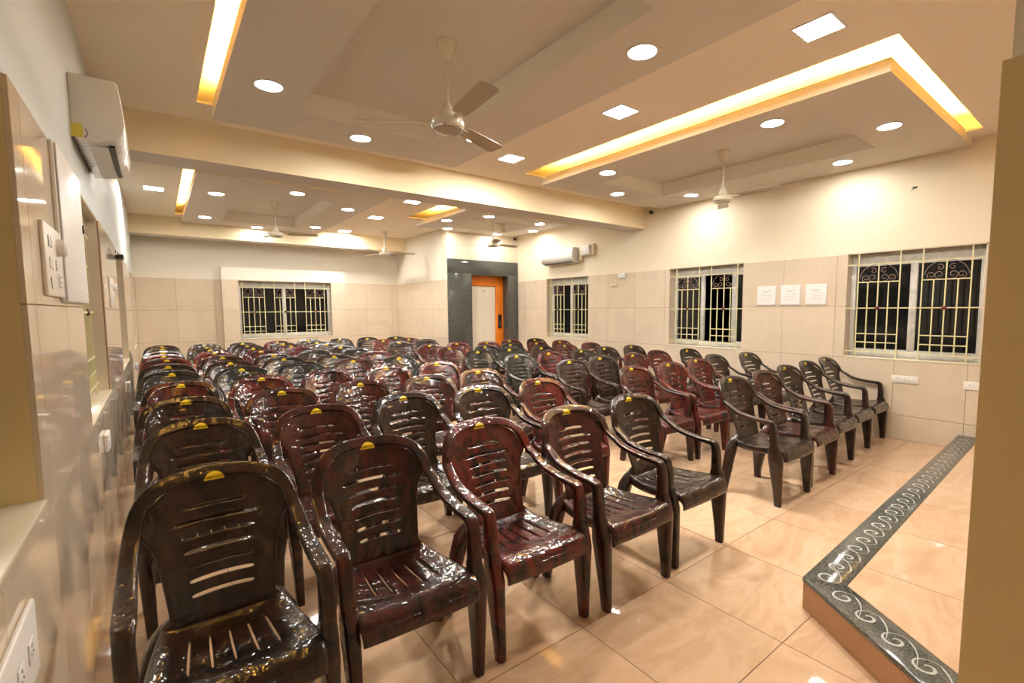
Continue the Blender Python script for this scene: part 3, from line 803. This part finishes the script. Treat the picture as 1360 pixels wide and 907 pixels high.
def backrest():
    US = [-1, -.9, -.78, -.66, -.58, -.4, -.2, 0, .2, .4, .58, .66, .78, .9, 1]
    ts = [0, .06, .12]; slots = []
    for k in range(7):
        c = .20 + k * .098
        ts += [c - .030, c - .0105, c + .0105, c + .030]
        slots.append((c - .0105, c + .0105))
    ts = sorted(set(round(t, 4) for t in ts + [.845, .865, .90, .94, .975, 1.0]))
    mb = MB()
    for i in range(len(ts) - 1):
        tm = (ts[i] + ts[i + 1]) / 2
        sl = next((k for k, (a, b) in enumerate(slots) if a < tm < b), None)
        for j in range(len(US) - 1):
            um = abs(US[j] + US[j + 1]) / 2
            if sl is not None and um < (.60 if sl != 6 else .45): continue
            mb.quad([back_pt(u, t) for u, t in ((US[j], ts[i]), (US[j + 1], ts[i]), (US[j + 1], ts[i + 1]), (US[j], ts[i + 1]))])
    me = finish(mb, 'backrest', .010)
    r = rim_rings(); r = r[JOIN:len(r) - JOIN]
    m2 = MB().rings(r).mesh('rim', M_CHAIR, 60)
    bm = bmesh.new(); bm.from_mesh(me); bm.from_mesh(m2); bm.to_mesh(me); bm.free(); bpy.data.meshes.remove(m2)
    return me
def seat():
    vs = [(.185, .445, .158), (.17, .41, .172), (.14, .402, .188), (.09, .398, .200), (.03, .398, .210), (-.04, .402, .219), (-.10, .408, .224), (-.14, .414, .226),
          (-.19, .421, .226), (-.222, .416, .225), (-.243, .398, .223), (-.252, .372, .221), (-.253, .345, .219), (-.250, .335, .219)]
    us = [-1.02, -1, -.9]
    for k in (-2, -1, 0, 1, 2):
        c = k * .27; us += [c - .045, c - .012, c + .012, c + .045]
    us = sorted(us + [.9, 1, 1.02])
    mb = MB()
    def P(u, i):
        y, z, hw = vs[i]
        d = .020 * (1 - u * u) - .006 if 1 <= i <= 7 else .006 * (1 - u * u)
        if abs(u) > 1: return (math.copysign(hw, u), y + (.008 if i > 8 else 0), z - (.045, .045, .045, .045, .045, .045, .045, .045, .040, .030, .020, .012, .006, .004)[i])
        return (u * hw, y, z - d)
    for i in range(len(vs) - 1):
        for j in range(len(us) - 1):
            um = (us[j] + us[j + 1]) / 2
            if 3 <= i <= 5 and any(abs(um - k * .27) < .005 for k in (-2, -1, 0, 1, 2)): continue
            mb.quad([P(us[j], i), P(us[j + 1], i), P(us[j + 1], i + 1), P(us[j], i + 1)])
    return finish(mb, 'seat', .011)
def arm(s):
    r = rim_rings(); r = r[:JOIN + 1] if s > 0 else r[len(r) - JOIN - 1:]
    return MB().rings(r).mesh('armrest', M_CHAIR, 60)
def front_leg(s):
    pts = [(.247, -.168, .45), (.247, -.174, .40), (.2455, -.183, .34), (.2425, -.193, .22), (.239, -.202, .1), (.237, -.207, .012), (.237, -.207, 0)]
    wh = [(.051, .062), (.053, .088), (.053, .104), (.047, .082), (.041, .060), (.037, .048), (.034, .045)]
    p, w_ = smooth_path([(s * x, y, z) for x, y, z in pts], wh, 2)
    return MB().sweep(p, w_, p=4.5).mesh('leg', M_CHAIR, 50)
def rear_leg(s):
    pts = [(.125, .176, .46), (.150, .180, .42), (.196, .187, .355), (.236, .196, .2), (.254, .203, .08), (.262, .207, .012), (.262, .207, 0)]
    wh = [(.018, .016), (.040, .040), (.056, .080), (.054, .074), (.047, .058), (.042, .05), (.04, .047)]
    p, w_ = smooth_path([(s * x, y, z) for x, y, z in pts], wh, 2)
    return MB().sweep(p, w_, p=4.5).mesh('leg', M_CHAIR, 50)
def sticker():
    """half-round yellow label with the maker's name, on the front of the top band"""
    mb = MB()
    def S(a, b):   # a across, b up, metres on the band
        z = .835 + b * .94
        hit = BV.ray_cast(Vector((a, -1, z)), Vector((0, 1, 0)))[0]
        return (a, hit.y - .0012, z)
    n = 16; R_ = .0315; rows = 6
    def arcx(b): return math.sqrt(max(0, R_ * R_ - (b / 1.02) ** 2))
    grid = [[S(arcx(b) * (2 * k / n - 1), b) for k in range(n + 1)] for b in [R_ * 1.0 * q / rows for q in range(rows + 1)]]
    for q in range(rows):
        for k in range(n): mb.quad([grid[q][k], grid[q][k + 1], grid[q + 1][k + 1], grid[q + 1][k]])
    # lettering
    cu = bpy.data.curves.new('word', 'FONT'); cu.body = 'Supreme'; cu.size = .0145; cu.shear = .35; cu.align_x = 'CENTER'; cu.resolution_u = 2
    o = bpy.data.objects.new('word', cu); COL.objects.link(o)
    dg = bpy.context.evaluated_depsgraph_get(); tm = bpy.data.meshes.new_from_object(o.evaluated_get(dg))
    for p in tm.polygons:
        mb.quad([tuple(Vector(S(tm.vertices[i].co.x, .0045 + tm.vertices[i].co.y)) - Vector((0, .0006, 0))) for i in p.vertices], 1)
    bpy.data.objects.remove(o); bpy.data.meshes.remove(tm)
    me = bpy.data.meshes.new('sticker'); me.from_pydata(mb.v, [], mb.f)
    me.materials.append(M_YELLOW); me.materials.append(M_PRINT); me.polygons.foreach_set('material_index', mb.m); me.update()
    return me
PARTS = [('seat', seat()), ('backrest', backrest()), ('armrest', arm(-1)), ('armrest', arm(1)),
         ('leg', front_leg(-1)), ('leg', front_leg(1)), ('leg', rear_leg(-1)), ('leg', rear_leg(1))]
from mathutils.bvhtree import BVHTree
_b = PARTS[1][1]
BV = BVHTree.FromPolygons([v.co.copy() for v in _b.vertices], [tuple(p.vertices) for p in _b.polygons])
ME_STICK = sticker()
TINT = {'R': (.135, .016, .011), 'M': (.075, .014, .010), 'D': (.034, .0155, .010), 'G': (.022, .022, .017)}
HUE = {'R': 'dark red', 'M': 'red-brown marbled', 'D': 'dark brown', 'G': 'blackish brown'}
proto = None
def chair(x, y, rz, tint, sticker_on, label, group):
    global proto
    r = empty('plastic_armchair', (x, y, 0), rz) if proto is None else proto.copy()
    if proto is not None:
        COL.objects.link(r); r.location = (x, y, 0); r.rotation_euler = (0, 0, rz)
    tag(r, label, 'chair', group)
    rr = random.Random(int(x * 977 + y * 131)); c = TINT[tint]; f = .85 + .3 * rr.random()
    kids = PARTS if proto is None else [(k.name.split('.')[0], k) for k in proto.children if not k.name.startswith('sticker')]
    for nm, src in kids:
        if proto is None: o = link(nm, src, r)
        else:
            o = src.copy(); COL.objects.link(o); o.parent = r
        o.color = (c[0] * f, c[1] * f, c[2] * f, 1)
    if sticker_on:
        s = link('sticker', ME_STICK, r); s['label'] = 'yellow half-round maker sticker'
    if proto is None: proto = r
ORD = ['', 'front', 'second', 'third', 'fourth', 'fifth', 'sixth', 'seventh', 'eighth', 'ninth', 'tenth', 'rearmost']
NTH = ['', 'against', 'second from', 'third from', 'fourth from', 'fifth from']
# (x, y) of each label on the top band, tint, and whether the yellow label is there
LEFT = {
 1: [(.14, 2.07, 'D'), (.17, 3.02, 'D'), (.16, 3.88, 'D'), (.16, 4.77, 'R'), (.13, 5.67, 'G'), (.13, 6.46, 'D'), (.16, 7.32, 'R'), (.11, 7.97, 'R'), (.04, 8.81, 'G'), (.08, 9.5, 'D'), (.02, 10.15, 'D')],
 2: [(.71, 2.1, 'M'), (.73, 3.03, 'M'), (.71, 3.87, 'M'), (.72, 4.77, 'R'), (.68, 5.65, 'G'), (.67, 6.44, 'M'), (.70, 7.3, 'M'), (.67, 8.12, 'R'), (.58, 8.88, 'D'), (.64, 9.41, 'D'), (.66, 10.04, 'D')],
 3: [(1.31, 2.1, 'R'), (1.3, 3.09, 'D'), (1.26, 3.88, 'M'), (1.28, 4.85, 'R', 0), (1.24, 5.72, 'G', 0), (1.23, 6.54, 'D'), (1.22, 7.19, 'M'), (1.2, 8.04, 'R'), (1.12, 8.77, 'D'), (1.18, 9.39, 'D'), (1.29, 10.03, 'D')],
 4: [(1.86, 2.06, 'M'), (1.87, 3.05, 'D'), (1.82, 3.86, 'M'), (1.84, 4.82, 'R'), (1.78, 5.73, 'M'), (1.75, 6.46, 'D'), (1.69, 7.44, 'D', 0), (1.73, 8.31, 'R', 0), (1.70, 8.9, 'M'), (1.75, 9.5, 'D'), (1.81, 10.1, 'R')],
 5: [(2.46, 2.09, 'D'), (2.45, 3.05, 'R'), (2.42, 3.93, 'M'), (2.40, 4.81, 'R'), (2.36, 5.75, 'G'), (2.34, 6.56, 'R', 0), (2.36, 7.45, 'G', 0), (2.28, 8.04, 'D'), (2.23, 8.83, 'D'), (2.29, 9.52, 'D'), (2.34, 10.23, 'G')],
}
RIGHT = {   # second to seventh row; the front row follows
 1: [(3.79, 3.14, 'M'), (3.70, 4.01, 'D'), (3.67, 4.94, 'G'), (3.61, 5.80, 'G'), (3.65, 6.66, 'R'), (3.62, 7.38, 'R')],
 2: [(4.32, 3.12, 'R'), (4.29, 4.08, 'D'), (4.24, 4.98, 'R'), (4.18, 5.83, 'G'), (4.18, 6.53, 'G'), (4.23, 7.48, 'R')],
 3: [(4.88, 3.16, 'R'), (4.83, 4.05, 'R'), (4.76, 4.94, 'D'), (4.70, 5.78, 'D'), (4.75, 6.63, 'G'), (4.76, 7.39, 'R')],
 4: [(5.44, 3.30, 'D', 0), (5.42, 4.13, 'R', 0), (5.33, 5.03, 'D'), (5.28, 5.87, 'R'), (5.29, 6.64, 'R'), (5.31, 7.48, 'R')],
 5: [(5.99, 3.17, 'D'), (5.95, 4.02, 'D'), (5.88, 4.99, 'D'), (5.86, 5.88, 'R', 0), (5.84, 6.66, 'R'), (5.86, 7.43, 'D')],
}
FRONT_R = [(3.77, 2.11, 'D'), (4.37, 2.14, 'M', 0), (4.96, 2.19, 'D'), (5.51, 2.23, 'D'), (6.06, 2.26, 'D')]
SEATS = []
def put(e, where, group, row): SEATS.append([e[0], e[1], e[2], len(e) < 4, where, group, row])
def settle():
    """straighten rows a little so that neighbours do not touch"""
    for it in range(60):
        for i, a in enumerate(SEATS):
            for b in SEATS[i + 1:]:
                dx, dy = b[0] - a[0], b[1] - a[1]
                if abs(dx) < .574 and abs(dy) < .36:
                    k = (.576 - abs(dx)) / 2 * (1 if dx > 0 else -1); a[0] -= k; b[0] += k
                elif abs(dx) < .5 and abs(dy) < .63:
                    k = (.632 - abs(dy)) / 2 * (1 if dy > 0 else -1); a[1] -= k; b[1] += k
        for a in SEATS:
            a[0] = max(.055, min(a[0], 6.09 if a[1] < 8.1 else 4.33)); a[1] = min(a[1], 10.62 if not .7 < a[0] < 3.6 else 10.6)
def place():
    settle()
    for x, y, tint, on, where, group, row in SEATS:
        rr = random.Random(int(x * 100) * 7 + int(y * 100)); rz = math.radians(rr.uniform(-.9, .9))
        label = '%s plastic armchair%s, %s row, %s' % (HUE[tint], '' if on else ' without sticker', row, where)
        chair(x + .335 * math.sin(rz), y - .335 * math.cos(rz), rz, tint, on, label, group)
GL, GR = 'film-wrapped armchairs in the block by the switchboard wall', 'film-wrapped armchairs in the block by the window wall'
for c, col in LEFT.items():
    for i, e in enumerate(col): put(e, NTH[c] + ' the switchboard wall', GL, ORD[i + 1])
put((2.95, 10.15, 'G'), 'alone at the end towards the lift', GL, 'rearmost')
for c, e in enumerate(FRONT_R): put(e, NTH[5 - c] + ' the window wall', GR, 'front')
for c, col in RIGHT.items():
    for i, e in enumerate(col): put(e, NTH[6 - c] + ' the window wall', GR, ORD[i + 2])
for e, row, where in (((3.52, 8.46, 'D'), 'eighth', 'second from the lift shaft'), ((3.50, 9.19, 'R'), 'ninth', 'second from the lift shaft'), ((3.51, 10.16, 'D'), 'rearmost', 'second from the lift shaft'),
                      ((4.17, 8.7, 'D', 0), 'eighth', 'against the lift shaft'), ((4.09, 9.32, 'R'), 'ninth', 'against the lift shaft'), ((4.04, 10.02, 'D'), 'rearmost', 'against the lift shaft')):
    put(e, where, GR, row)
place()
